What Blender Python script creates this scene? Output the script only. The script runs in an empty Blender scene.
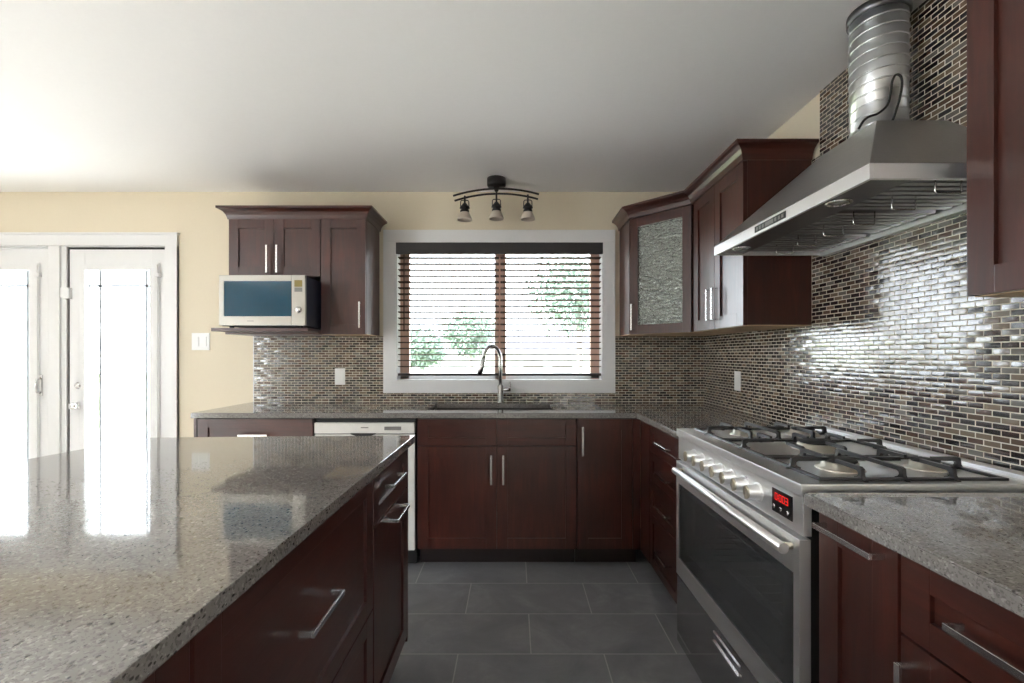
import bpy, bmesh, math
from mathutils import Vector, Matrix
C = bpy.context.scene.collection
S = bpy.context.scene
PI = math.pi

# ------------------------------------------------------------------ camera, sky, sun, exposure
FPX = 470.0                                   # focal length in pixels of the 1024 px wide frame
cam_d = bpy.data.cameras.new('camera'); cam = bpy.data.objects.new('camera', cam_d); C.objects.link(cam)
cam_d.sensor_fit = 'HORIZONTAL'; cam_d.sensor_width = 36.0; cam_d.lens = FPX / 1024 * 36.0
cam_d.shift_x = -2.0 / 1024; cam_d.shift_y = 13.5 / 1024; cam_d.clip_start = 0.02
cam.location = (0, 0, 1.25); cam.rotation_euler = (PI / 2, 0, 0)
S.camera = cam

SKY_FRONT, SKY_BACK = 7.0, 12.0               # sky beyond the kitchen window / on the sunny side of the house
W = bpy.data.worlds.new('sky'); S.world = W; W.use_nodes = True
wn = W.node_tree; wn.nodes.clear()
wo = wn.nodes.new('ShaderNodeOutputWorld'); bg = wn.nodes.new('ShaderNodeBackground')
tc = wn.nodes.new('ShaderNodeTexCoord'); 
mr = wn.nodes.new('ShaderNodeMapRange'); mr.interpolation_type = 'SMOOTHSTEP'
mr.inputs['From Min'].default_value = -0.1; mr.inputs['From Max'].default_value = 0.8
mr.inputs['To Min'].default_value = SKY_FRONT; mr.inputs['To Max'].default_value = SKY_BACK
sd = wn.nodes.new('ShaderNodeVectorMath'); sd.operation = 'DOT_PRODUCT'; sd.inputs[1].default_value = (-0.55, -0.83, 0.0)
wn.links.new(tc.outputs['Generated'], sd.inputs[0]); wn.links.new(sd.outputs['Value'], mr.inputs['Value'])
wn.links.new(mr.outputs[0], bg.inputs['Strength']); bg.inputs['Color'].default_value = (0.87, 0.935, 1.0, 1)
wn.links.new(bg.outputs[0], wo.inputs[0])

sun_d = bpy.data.lights.new('sun', 'SUN'); sun = bpy.data.objects.new('sun', sun_d); C.objects.link(sun)
sun_d.energy = 26.0; sun_d.angle = math.radians(1.0); sun_d.color = (1.0, 0.98, 0.96)
sun.rotation_euler = (math.radians(57), 0, math.radians(-90)); sun.location = (0, -8, 8)

S.view_settings.view_transform = 'Standard'; S.view_settings.look = 'None'
S.view_settings.exposure = 0.95; S.view_settings.gamma = 1.0; S.view_settings.use_curve_mapping = False
S.cycles.use_denoising = True
S.cycles.max_bounces = 10; S.cycles.diffuse_bounces = 6; S.cycles.glossy_bounces = 5
S.cycles.transmission_bounces = 8; S.cycles.transparent_max_bounces = 12
S.cycles.sample_clamp_indirect = 6.0; S.cycles.caustics_reflective = False; S.cycles.caustics_refractive = False

# ------------------------------------------------------------------ materials
def srgb(r, g, b):
    f = lambda c: (c / 255 / 12.92) if c / 255 <= 0.04045 else ((c / 255 + 0.055) / 1.055) ** 2.4
    return (f(r), f(g), f(b), 1)

class NT:
    """a material's node tree with short calls"""
    def __init__(s, name):
        s.m = bpy.data.materials.new(name); s.m.use_nodes = True; s.t = s.m.node_tree; s.t.nodes.clear()
        s.out = s.n('ShaderNodeOutputMaterial'); s.b = s.n('ShaderNodeBsdfPrincipled')
        s.l(s.b.outputs[0], s.out.inputs[0])
    def n(s, ty): return s.t.nodes.new(ty)
    def l(s, a, b): s.t.links.new(a, b)
    def put(s, sock, v):
        if isinstance(v, (int, float, tuple)): sock.default_value = v
        else: s.l(v, sock)
    def p(s, **k):
        for a, v in k.items(): s.put(s.b.inputs[a.replace('_', ' ')], v)
        return s
    def math(s, op, a, b=0.0, c=0.0):
        x = s.n('ShaderNodeMath'); x.operation = op
        s.put(x.inputs[0], a); s.put(x.inputs[1], b); s.put(x.inputs[2], c); return x.outputs[0]
    def vmath(s, op, a, b=(0, 0, 0)):
        x = s.n('ShaderNodeVectorMath'); x.operation = op; s.put(x.inputs[0], a)
        if op == 'SCALE': s.put(x.inputs['Scale'], b)
        else: s.put(x.inputs[1], b)
        return x.outputs[0]
    def co(s): return s.n('ShaderNodeTexCoord').outputs['Object']
    def map(s, v, scale=(1, 1, 1), loc=(0, 0, 0)):
        x = s.n('ShaderNodeMapping'); s.put(x.inputs[0], v); s.put(x.inputs['Scale'], scale); s.put(x.inputs['Location'], loc); return x.outputs[0]
    def noise(s, v, scale, detail=3.0, rough=0.5, dist=0.0):
        x = s.n('ShaderNodeTexNoise'); s.put(x.inputs['Vector'], v); s.put(x.inputs['Scale'], scale)
        s.put(x.inputs['Detail'], detail); s.put(x.inputs['Roughness'], rough); s.put(x.inputs['Distortion'], dist); return x
    def voro(s, v, scale):
        x = s.n('ShaderNodeTexVoronoi'); s.put(x.inputs['Vector'], v); s.put(x.inputs['Scale'], scale); return x
    def ramp(s, v, stops, mode='LINEAR'):
        x = s.n('ShaderNodeValToRGB'); x.color_ramp.interpolation = mode; e = x.color_ramp.elements
        while len(e) < len(stops): e.new(0.5)
        for i, (p, c) in enumerate(stops): e[i].position = p; e[i].color = c
        s.put(x.inputs[0], v); return x.outputs[0]
    def mix(s, f, a, b):
        x = s.n('ShaderNodeMix'); x.data_type = 'RGBA'; s.put(x.inputs[0], f); s.put(x.inputs[6], a); s.put(x.inputs[7], b); return x.outputs[2]
    def rng(s, v, a, b, c, d, smooth=False):
        x = s.n('ShaderNodeMapRange'); s.put(x.inputs[0], v)
        if smooth: x.interpolation_type = 'SMOOTHSTEP'
        for i, q in enumerate((a, b, c, d)): s.put(x.inputs[i + 1], q)
        return x.outputs[0]
    def bump(s, h, dist=0.001, strength=1.0, normal=None):
        x = s.n('ShaderNodeBump'); s.put(x.inputs['Height'], h); s.put(x.inputs['Distance'], dist); s.put(x.inputs['Strength'], strength)
        if normal is not None: s.l(normal, x.inputs['Normal'])
        return x.outputs[0]

def simple(name, col, rough=0.5, metal=0.0, coat=0.0, spec=0.5, noise_amt=0.04, nscale=30):
    t = NT(name); nz = t.noise(t.co(), nscale)
    hi = tuple(min(1, c * (1 + noise_amt)) for c in col[:3]) + (1,); lo = tuple(c * (1 - noise_amt) for c in col[:3]) + (1,)
    return t.p(Base_Color=t.mix(nz.outputs[0], lo, hi), Roughness=rough, Metallic=metal, Coat_Weight=coat, Coat_Roughness=0.12, Specular_IOR_Level=spec).m

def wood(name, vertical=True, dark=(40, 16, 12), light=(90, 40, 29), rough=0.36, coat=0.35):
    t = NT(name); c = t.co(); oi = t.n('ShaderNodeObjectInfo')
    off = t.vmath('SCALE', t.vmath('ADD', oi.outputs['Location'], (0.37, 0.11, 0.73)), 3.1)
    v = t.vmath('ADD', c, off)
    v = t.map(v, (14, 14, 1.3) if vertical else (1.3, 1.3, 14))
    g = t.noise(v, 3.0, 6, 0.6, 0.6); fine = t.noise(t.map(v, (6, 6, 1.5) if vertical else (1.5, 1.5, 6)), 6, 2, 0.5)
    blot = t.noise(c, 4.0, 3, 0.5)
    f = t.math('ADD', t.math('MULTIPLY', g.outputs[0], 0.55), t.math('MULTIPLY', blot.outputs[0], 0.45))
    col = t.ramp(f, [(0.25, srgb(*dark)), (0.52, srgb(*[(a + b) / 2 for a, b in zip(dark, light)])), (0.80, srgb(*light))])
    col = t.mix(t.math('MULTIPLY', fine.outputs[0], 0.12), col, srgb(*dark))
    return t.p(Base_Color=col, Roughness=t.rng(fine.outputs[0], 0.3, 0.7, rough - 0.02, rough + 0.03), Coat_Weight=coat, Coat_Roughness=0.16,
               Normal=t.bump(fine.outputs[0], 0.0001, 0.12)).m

def quartz(name, base, light, dark, rough=0.09):
    t = NT(name); c = t.co()
    warp = t.vmath('ADD', c, t.vmath('SCALE', t.noise(c, 60, 2).outputs['Color'], 0.006))
    a = t.voro(warp, 260); b = t.voro(t.vmath('ADD', warp, (3.1, 1.7, .4)), 130); d = t.voro(t.vmath('ADD', warp, (7.7, 2.3, 1.9)), 420)
    sep = lambda vn: (lambda s_: (t.l(vn.outputs['Color'], s_.inputs[0]), s_.outputs[0])[1])(t.n('ShaderNodeSeparateColor'))
    mid = tuple((x * 2 + y) / 3 for x, y in zip(base, dark)); mid2 = tuple((x * 2 + y) / 3 for x, y in zip(base, light))
    col = t.ramp(sep(a), [(0, mid), (0.18, mid), (0.24, base), (0.88, base), (0.92, mid2), (1, mid2)])
    el = t.map(c, (1.0, 0.62, 1.0)); e = t.voro(t.vmath('ADD', el, t.vmath('SCALE', t.noise(c, 140, 2).outputs['Color'], 0.005)), 150)
    shp = t.rng(e.outputs['Distance'], 0.24, 0.40, 1, 0, True)
    isd = t.math('MULTIPLY', t.math('LESS_THAN', sep(e), 0.30), shp); isl = t.math('MULTIPLY', t.math('GREATER_THAN', sep(e), 0.93), shp)
    sm = t.rng(d.outputs['Distance'], 0.2, 0.45, 1, 0, True)
    col = t.mix(t.math('MULTIPLY', t.math('MULTIPLY', t.math('LESS_THAN', sep(d), 0.17), sm), 0.7), col, dark)
    col = t.mix(t.math('MULTIPLY', isd, 0.88), col, dark); col = t.mix(t.math('MULTIPLY', isl, 0.6), col, light)
    col = t.mix(t.rng(t.noise(c, 5, 4).outputs[0], 0.35, 0.7, 0.0, 0.2), col, dark)
    return t.p(Base_Color=col, Roughness=rough, IOR=1.55, Specular_IOR_Level=0.6, Coat_Weight=0.3, Coat_Roughness=0.05).m

def mosaic(name, axis, tint_dark=False):
    """thin brick mosaic of glass and stone with pale joints; pitch 49 x 17.6 mm"""
    t = NT(name); s_ = t.n('ShaderNodeSeparateXYZ'); t.l(t.co(), s_.inputs[0])
    PU, PV, G = 0.0490, 0.0176, 0.0030
    u, v = s_.outputs[axis], t.math('SUBTRACT', s_.outputs[2], 0.9165)
    r = t.math('DIVIDE', v, PV); row = t.math('FLOOR', r); fv = t.math('FRACT', r)
    cu = t.math('ADD', t.math('DIVIDE', t.math('ADD', u, 20.0), PU), t.math('MULTIPLY', t.math('FLOORED_MODULO', row, 2.0), 0.5))
    col_ = t.math('FLOOR', cu); fu = t.math('FRACT', cu)
    idv = t.n('ShaderNodeCombineXYZ'); t.l(col_, idv.inputs[0]); t.l(row, idv.inputs[1]); idv.inputs[2].default_value = 3.7 + axis
    wnz = t.n('ShaderNodeTexWhiteNoise'); wnz.noise_dimensions = '3D'; t.l(idv.outputs[0], wnz.inputs[0])
    du = t.math('MULTIPLY', t.math('MINIMUM', fu, t.math('SUBTRACT', 1.0, fu)), PU)
    dv = t.math('MULTIPLY', t.math('MINIMUM', fv, t.math('SUBTRACT', 1.0, fv)), PV)
    d = t.math('MINIMUM', du, dv); tile = t.rng(d, G * 0.42, G * 0.42 + 0.0007, 0, 1, True)
    pal = [(0, srgb(34, 22, 22)), (0.20, srgb(62, 38, 32)), (0.36, srgb(96, 76, 60)), (0.50, srgb(46, 44, 46)), (0.62, srgb(122, 106, 88)),
           (0.76, srgb(84, 60, 48)), (0.88, srgb(112, 108, 100))]
    tc_ = t.ramp(wnz.outputs['Value'], pal, 'CONSTANT')
    tc_ = t.mix(t.math('MULTIPLY', t.noise(t.co(), 90, 3).outputs[0], 0.25), tc_, srgb(60, 50, 44))
    col = t.mix(tile, srgb(214, 206, 190), tc_)
    g = t.n('ShaderNodeNewGeometry')
    pil = t.n('ShaderNodeCombineXYZ')                           # slightly domed tiles
    t.l(t.math('MULTIPLY', t.math('SUBTRACT', fu, 0.5), 0.02), pil.inputs[axis]); t.l(t.math('MULTIPLY', t.math('SUBTRACT', fv, 0.5), 0.15), pil.inputs[2])
    tilt = t.vmath('SCALE', t.vmath('SUBTRACT', wnz.outputs['Color'], (0.5, 0.5, 0.5)), 0.06)
    wav = t.vmath('SCALE', t.vmath('SUBTRACT', t.noise(t.co(), 45, 1).outputs['Color'], (0.5, 0.5, 0.5)), 0.07)
    nrm = t.vmath('NORMALIZE', t.vmath('ADD', t.vmath('ADD', t.vmath('ADD', g.outputs['Normal'], pil.outputs[0]), tilt), wav))
    return t.p(Base_Color=col, Roughness=t.rng(tile, 0, 1, 0.75, 0.14), IOR=1.6, Specular_IOR_Level=t.rng(tile, 0, 1, 0.2, 1.0),
               Normal=t.bump(tile, 0.0012, 0.8, nrm)).m

def slate_floor(name):
    t = NT(name); s_ = t.n('ShaderNodeSeparateXYZ'); c = t.co(); t.l(c, s_.inputs[0])
    PX, PY, G = 0.61, 0.3048, 0.005
    r = t.math('DIVIDE', t.math('ADD', s_.outputs[1], 20 * 0.3048 - 1.965), PY); row = t.math('FLOOR', r); fv = t.math('FRACT', r)
    cu = t.math('ADD', t.math('DIVIDE', t.math('ADD', s_.outputs[0], 20 * 0.61 - 0.0707), PX), t.math('MULTIPLY', t.math('FLOORED_MODULO', row, 2.0), 0.5))
    cl = t.math('FLOOR', cu); fu = t.math('FRACT', cu)
    idv = t.n('ShaderNodeCombineXYZ'); t.l(cl, idv.inputs[0]); t.l(row, idv.inputs[1])
    wnz = t.n('ShaderNodeTexWhiteNoise'); t.l(idv.outputs[0], wnz.inputs[0])
    d = t.math('MINIMUM', t.math('MULTIPLY', t.math('MINIMUM', fu, t.math('SUBTRACT', 1.0, fu)), PX), t.math('MULTIPLY', t.math('MINIMUM', fv, t.math('SUBTRACT', 1.0, fv)), PY))
    tile = t.rng(d, G * 0.35, G * 0.65, 0, 1, True)
    v = t.vmath('ADD', c, t.vmath('SCALE', wnz.outputs['Color'], 9.0))
    n1 = t.noise(v, 3.5, 6, 0.62, 1.2); n2 = t.noise(v, 22, 4, 0.6)
    f = t.math('ADD', t.math('MULTIPLY', n1.outputs[0], 0.75), t.math('MULTIPLY', n2.outputs[0], 0.25))
    col = t.ramp(f, [(0.3, srgb(116, 117, 120)), (0.52, srgb(134, 135, 138)), (0.7, srgb(154, 155, 157))])
    col = t.mix(t.math('MULTIPLY', wnz.outputs['Value'], 0.25), col, srgb(108, 109, 112))
    col = t.mix(tile, srgb(172, 172, 170), col)
    return t.p(Base_Color=col, Roughness=t.rng(n2.outputs[0], 0.3, 0.7, 0.38, 0.55), Normal=t.bump(t.math('ADD', t.math('MULTIPLY', tile, 0.6), t.math('MULTIPLY', f, 0.5)), 0.002, 0.5)).m

def metal(name, col, rough, axis=None, amt=0.025):
    t = NT(name); sc = {None: (40, 40, 40), 'x': (2, 120, 120), 'y': (120, 2, 120), 'z': (120, 120, 2)}[axis]
    nz = t.noise(t.map(t.co(), sc), 1.0, 2)
    return t.p(Base_Color=col, Metallic=1.0, Roughness=t.rng(nz.outputs[0], 0.3, 0.7, rough - amt, rough + amt)).m

def glass_mat(name, tint, transp, rough=0.02):
    """pane: straight-through transparency with a clear reflection"""
    t = NT(name); tr = t.n('ShaderNodeBsdfTransparent'); tr.inputs[0].default_value = tint
    gl = t.n('ShaderNodeBsdfGlossy'); gl.inputs['Roughness'].default_value = rough; gl.inputs[0].default_value = (0.9, 0.92, 0.92, 1)
    fr = t.n('ShaderNodeFresnel'); fr.inputs[0].default_value = 1.45
    mx = t.n('ShaderNodeMixShader'); t.l(t.math('MULTIPLY', fr.outputs[0], t.math('SUBTRACT', 1.0, t.n('ShaderNodeNewGeometry').outputs['Backfacing'])), mx.inputs[0]); t.l(tr.outputs[0], mx.inputs[1]); t.l(gl.outputs[0], mx.inputs[2])
    last = mx.outputs[0]
    if transp < 1:                                              # oven glass: grey body painted in place of reflections
        df = t.n('ShaderNodeBsdfDiffuse'); df.inputs[0].default_value = (0.16, 0.165, 0.17, 1); m2 = t.n('ShaderNodeMixShader')
        m2.inputs[0].default_value = 0.25; t.l(last, m2.inputs[1]); t.l(df.outputs[0], m2.inputs[2]); last = m2.outputs[0]
    t.l(last, t.out.inputs[0]); return t.m

M_ = {}
M_['wood'] = wood('cherry_wood_vertical'); M_['wood_h'] = wood('cherry_wood_horizontal', False)
M_['shade_wood'] = wood('cherry_wood_shadow_gap', True, (22, 11, 11), (32, 16, 15), 0.5, 0.0)  # same cherry darkened: shade of gaps and toe kicks put into the colour
M_['maple'] = wood('pale_maple', False, (190, 160, 125), (214, 188, 152), 0.5, 0.0)
M_['quartz'] = quartz('speckled_quartz', srgb(132, 128, 124), srgb(180, 177, 173), srgb(54, 50, 48), 0.06)
M_['mosaic_back'] = mosaic('mosaic_tile_x', 0); M_['mosaic_side'] = mosaic('mosaic_tile_y', 1)
M_['floor'] = slate_floor('slate_tile')
M_['wall'] = simple('beige_wall_paint', srgb(222, 211, 188), 0.6, noise_amt=0.02, nscale=60)
M_['wall_taupe'] = simple('taupe_wall_paint', srgb(170, 162, 150), 0.6, noise_amt=0.02, nscale=60)
M_['wall_white'] = simple('off_white_wall_paint', srgb(232, 230, 226), 0.6, noise_amt=0.02, nscale=60)
M_['ceiling'] = simple('white_ceiling_paint', srgb(240, 240, 240), 0.7, noise_amt=0.015, nscale=50)
M_['white'] = simple('white_trim_paint', srgb(226, 226, 226), 0.35, noise_amt=0.015)
M_['plastic'] = simple('white_plastic', srgb(235, 235, 233), 0.3, noise_amt=0.01)
M_['steel'] = metal('brushed_steel', (0.92, 0.92, 0.92, 1), 0.40, 'y')
M_['steel'].node_tree.nodes['Principled BSDF'].inputs['Anisotropic'].default_value = 0.75
M_['steel_x'] = metal('brushed_steel_across', (0.34, 0.34, 0.35, 1), 0.36, 'x')
M_['steel_dark'] = metal('grey_steel', (0.20, 0.20, 0.21, 1), 0.38, 'x')
M_['hood_steel'] = metal('hood_steel', (0.50, 0.49, 0.48, 1), 0.34, 'y')
M_['mirror_steel'] = metal('polished_steel', (0.55, 0.55, 0.56, 1), 0.08, 'y', 0.02)
M_['chrome'] = metal('chrome', (0.85, 0.85, 0.86, 1), 0.10, None, 0.0)
M_['nickel'] = metal('satin_nickel', (0.66, 0.65, 0.64, 1), 0.26, None, 0.0)
M_['burner'] = metal('burner_alloy', (0.70, 0.66, 0.58, 1), 0.45, None, 0.0)
M_['brass'] = metal('champagne_brass', (0.60, 0.55, 0.44, 1), 0.36, None, 0.05)
M_['galv'] = metal('galvanised_steel', (0.74, 0.75, 0.76, 1), 0.33, 'z', 0.05)
M_['iron'] = simple('cast_iron', srgb(46, 45, 46), 0.32, spec=0.7, noise_amt=0.15, nscale=150)
M_['black'] = simple('black_enamel', srgb(18, 18, 19), 0.3)
M_['enamel'] = simple('grey_enamel', srgb(104, 104, 106), 0.35)
M_['matte_black'] = simple('matte_black', srgb(24, 23, 23), 0.6)
M_['bronze'] = simple('dark_bronze', srgb(36, 33, 33), 0.4, metal=0.3)
M_['frosted'] = simple('frosted_shade_glass', srgb(196, 184, 170), 0.35)
M_['blind'] = simple('dark_blind_wood', srgb(66, 50, 44), 0.75, spec=0.05, noise_amt=0.1)
M_['valance'] = wood('valance_wood', False, (24, 20, 24), (38, 32, 36), 0.35, 0.2)
M_['sash'] = wood('tan_sash_wood', True, (186, 150, 134), (208, 176, 158), 0.5, 0.0)
M_['sink'] = simple('dark_composite', srgb(46, 44, 42), 0.45, noise_amt=0.2, nscale=300)
M_['glass'] = glass_mat('window_glass', (0.97, 0.98, 0.98, 1), 1)
M_['oven_glass'] = glass_mat('oven_glass', (0.50, 0.51, 0.52, 1), 0.10, 0.04)
M_['cord'] = simple('pale_cord', srgb(180, 170, 160), 0.7)
M_['mw_front'] = simple('silver_plastic', srgb(186, 182, 172), 0.35, metal=0.2)
M_['mw_side'] = simple('navy_enamel', srgb(38, 42, 58), 0.3)
M_['mw_glass'] = simple('teal_door_glass', srgb(4, 66, 88), 0.06, coat=0.3)
M_['lcd'] = simple('olive_display', srgb(128, 112, 48), 0.3)
M_['dw_front'] = simple('white_appliance_enamel', srgb(222, 220, 214), 0.3)
M_['muntin'] = simple('pale_grey_bar', srgb(168, 172, 180), 0.5, noise_amt=0.02)
M_['grey'] = simple('grey_plastic', srgb(120, 118, 114), 0.5)
t = NT('rain_glass'); nz = t.noise(t.map(t.co(), (0.5, 0.5, 1.2)), 70, 2, 0.5, 1.2)
M_['rain'] = t.p(Base_Color=(0.22, 0.23, 0.21, 1), Metallic=0.9, Roughness=0.10, Normal=t.bump(nz.outputs[0], 0.012, 0.7)).m
t = NT('red_led'); t.p(Base_Color=(0.2, 0, 0, 1), Emission_Color=(1, 0.02, 0.015, 1), Emission_Strength=0.6); M_['led'] = t.m
M_['lens'] = simple('lamp_lens', srgb(200, 200, 196), 0.15)
M_['concrete'] = simple('pale_concrete', srgb(190, 188, 182), 0.8, noise_amt=0.1, nscale=4)
M_['grass'] = simple('lawn_green', srgb(110, 120, 80), 0.9, noise_amt=0.3, nscale=8)
M_['leaf'] = simple('tree_leaves', srgb(100, 116, 104), 0.7, noise_amt=0.3, nscale=6)
M_['bark'] = simple('bark', srgb(140, 134, 128), 0.9, noise_amt=0.3)
M_['siding'] = simple('pale_siding', srgb(186, 186, 190), 0.7)
M_['shingle'] = simple('grey_shingle', srgb(134, 136, 146), 0.85, noise_amt=0.15, nscale=9)
M_['oak'] = wood('oak_floor', False, (186, 178, 168), (214, 207, 198), 0.4, 0.1)  # unseen floor, made pale to bounce light onto the ceiling

# ------------------------------------------------------------------ mesh helpers
def frame(o, u, v=(0, 0, 1)):
    """matrix of a local frame: u to the side, v up, n = u x v out of the surface"""
    u = Vector(u).normalized(); v = Vector(v).normalized(); n = u.cross(v)
    m = Matrix((u, v, n)).transposed().to_4x4(); m.translation = Vector(o); return m

class MB:
    def __init__(s, m=None): s.bm = bmesh.new(); s.m = m or Matrix.Identity(4)
    def _fin(s, verts, bevel, segs=2):
        if bevel:
            es = list({e for v in verts for e in v.link_edges})
            bmesh.ops.bevel(s.bm, geom=es, offset=bevel, segments=segs, affect='EDGES', profile=0.7)
    def hexa(s, pts, bevel=0, segs=2):
        v = [s.bm.verts.new(s.m @ Vector(p)) for p in pts]
        for f in ((3, 2, 1, 0), (4, 5, 6, 7), (0, 1, 5, 4), (1, 2, 6, 5), (2, 3, 7, 6), (3, 0, 4, 7)): s.bm.faces.new([v[i] for i in f])
        s._fin(v, bevel, segs); return s
    def box(s, x0, x1, y0, y1, z0, z1, bevel=0, segs=2):
        return s.hexa([(x0, y0, z0), (x1, y0, z0), (x1, y1, z0), (x0, y1, z0), (x0, y0, z1), (x1, y0, z1), (x1, y1, z1), (x0, y1, z1)], bevel, segs)
    def prism(s, poly, a, b, bevel=0, axis='z'):
        f = {'z': lambda p, q: (p[0], p[1], q), 'y': lambda p, q: (p[0], q, p[1]), 'x': lambda p, q: (q, p[0], p[1])}[axis]
        n = len(poly); lo = [s.bm.verts.new(s.m @ Vector(f(p, a))) for p in poly]; hi = [s.bm.verts.new(s.m @ Vector(f(p, b))) for p in poly]
        s.bm.faces.new(lo[::-1]); s.bm.faces.new(hi)
        for i in range(n): s.bm.faces.new((lo[i], lo[(i + 1) % n], hi[(i + 1) % n], hi[i]))
        s._fin(lo + hi, bevel); return s
    def tube(s, pts, r, n=10, caps=True):
        pts = [Vector(p) for p in pts]; rs = r if isinstance(r, (list, tuple)) else [r] * len(pts)
        rings = []; up = None
        for i, p in enumerate(pts):
            d = (pts[min(i + 1, len(pts) - 1)] - pts[max(i - 1, 0)]).normalized()
            if up is None: up = d.orthogonal().normalized()
            up = (up - d * up.dot(d)).normalized(); w = d.cross(up)
            rings.append([s.bm.verts.new(s.m @ (p + (up * math.cos(2 * PI * k / n) + w * math.sin(2 * PI * k / n)) * rs[i])) for k in range(n)])
        for a, b in zip(rings, rings[1:]):
            for k in range(n): s.bm.faces.new((a[k], a[(k + 1) % n], b[(k + 1) % n], b[k])).smooth = True
        if caps: s.bm.faces.new(rings[0][::-1]); s.bm.faces.new(rings[-1])
        return s
    def lathe(s, prof, o, axis=(0, 0, 1), n=28):
        """prof: (radius, height) pairs about an axis through o"""
        a = Vector(axis).normalized(); p = a.orthogonal().normalized(); q = a.cross(p); o = Vector(o); rings = []
        for r, h in prof:
            rings.append([s.bm.verts.new(s.m @ (o + a * h + (p * math.cos(2 * PI * k / n) + q * math.sin(2 * PI * k / n)) * max(r, 1e-4))) for k in range(n)])
        for x, y in zip(rings, rings[1:]):
            for k in range(n): s.bm.faces.new((x[k], x[(k + 1) % n], y[(k + 1) % n], y[k])).smooth = True
        s.bm.faces.new(rings[0][::-1]); s.bm.faces.new(rings[-1]); return s
    def sweep(s, path, normals, prof):
        """crown: profile of (outset, height) along an open horizontal path, mitred; normals: one per segment"""
        rings = []
        for i, p in enumerate(path):
            a = Vector(normals[max(i - 1, 0)]); b = Vector(normals[min(i, len(normals) - 1)])
            m = (a + b) / (1 + a.dot(b))
            rings.append([s.bm.verts.new(s.m @ Vector((p[0] + m.x * o, p[1] + m.y * o, p[2] + h))) for o, h in prof])
        k = len(prof)
        for a, b in zip(rings, rings[1:]):
            for j in range(k): s.bm.faces.new((a[j], a[(j + 1) % k], b[(j + 1) % k], b[j]))
        s.bm.faces.new(rings[0][::-1]); s.bm.faces.new(rings[-1]); return s
    def slab(s, xs, ys, keep, z0, z1, bevel=0.003):
        """counter of grid cells, any cell left out is a hole"""
        top, bot = {}, {}
        def V(d, i, j, z):
            if (i, j) not in d: d[i, j] = s.bm.verts.new((xs[i], ys[j], z))
            return d[i, j]
        for i in range(len(xs) - 1):
            for j in range(len(ys) - 1):
                if not keep(i, j): continue
                q = [(i, j), (i + 1, j), (i + 1, j + 1), (i, j + 1)]
                s.bm.faces.new([V(top, a, b, z1) for a, b in q]); s.bm.faces.new([V(bot, a, b, z0) for a, b in q][::-1])
        for e in [e for e in s.bm.edges if len(e.link_faces) == 1 and e.verts[0].co.z == z1 or (len(e.link_faces) == 1 and abs(e.verts[0].co.z - z1) < 1e-6)]:
            key = [k for v in e.verts for k, w in top.items() if w is v]
            if len(key) == 2: s.bm.faces.new((top[key[0]], top[key[1]], bot[key[1]], bot[key[0]]))
        bmesh.ops.recalc_face_normals(s.bm, faces=s.bm.faces)
        es = [e for e in s.bm.edges if len(e.link_faces) == 2 and e.calc_face_angle(0) > 1 and e.verts[0].co.z > z0 + 1e-4 and e.verts[1].co.z > z0 + 1e-4]
        if bevel: bmesh.ops.bevel(s.bm, geom=es, offset=bevel, segments=2, affect='EDGES')
        return s
    def build(s, name, mat, parent=None, loc=None):
        """link the shapes as one mesh object; a part's vertices are stored relative to its thing's base"""
        me = bpy.data.meshes.new(name); bmesh.ops.recalc_face_normals(s.bm, faces=s.bm.faces)
        base = Vector((0, 0, 0))
        if parent is not None:
            q = parent
            while q is not None: base += q.location; q = q.parent
        elif loc is not None: base = Vector(loc)
        bmesh.ops.translate(s.bm, verts=s.bm.verts, vec=-base)
        s.bm.to_mesh(me); s.bm.free(); o = bpy.data.objects.new(name, me); C.objects.link(o)
        me.materials.append(M_[mat] if isinstance(mat, str) else mat)
        if parent is not None: o.parent = parent
        elif loc is not None: o.location = base
        return o

def tag(o, label, cat, group=None):
    o['label'] = label; o['category'] = cat
    if group: o['group'] = group
    return o
def thing(name, loc, label, cat, group=None):
    o = bpy.data.objects.new(name, None); o.empty_display_size = 0.1; C.objects.link(o); o.location = loc
    return tag(o, label, cat, group)
def struct(o): o['kind'] = 'structure'; return o
def plabel(o, s): o['label'] = s; return o

# ------------------------------------------------------------------ room
XR, YB, ZC = 1.363, 3.384, 2.424              # mosaic face of the side wall, back wall face, ceiling
XL, YN, T = -4.7, -4.4, 0.16
struct(MB().box(-1.75, XR + T, -1.2, YB + T, -0.12, 0).build('floor', 'floor'))
b = MB(); b.box(XL - T, -1.75, -1.2, YB + T, -0.12, 0); b.box(XL - T, XR + T, YN - T, -1.2, -0.12, 0)
struct(b.build('floor_living', 'oak'))
struct(MB().box(XL - T, XR + T, YN - T, YB + T, ZC, ZC + 0.15).build('ceiling', 'ceiling'))
WX0, WX1, WZ0, WZ1 = -0.847, 0.638, 1.065, 2.059           # kitchen window opening
DX0, DX1, DZ1 = -4.10, -2.49, 2.045                        # garden door opening
b = MB(); y0, y1 = YB, YB + T
b.box(XL, DX0, y0, y1, 0, ZC); b.box(DX0, DX1, y0, y1, DZ1, ZC); b.box(DX1, WX0, y0, y1, 0, ZC)
b.box(WX0, WX1, y0, y1, 0, WZ0); b.box(WX0, WX1, y0, y1, WZ1, ZC); b.box(WX1, XR + T, y0, y1, 0, ZC)
struct(b.build('wall_back', 'wall'))
RY0_, RY1_, RZ0_, RZ1_ = -3.9, -2.3, 0.75, 2.2  # opening of an unseen window added as fill for the back wall
b = MB(); b.box(XR + 0.008, XR + T, YN, RY0_, 0, ZC); b.box(XR + 0.008, XR + T, RY1_, YB, 0, ZC); b.box(XR + 0.008, XR + T, RY0_, RY1_, 0, RZ0_); b.box(XR + 0.008, XR + T, RY0_, RY1_, RZ1_, ZC)
struct(b.build('wall_right', 'wall'))
b = MB()
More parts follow.
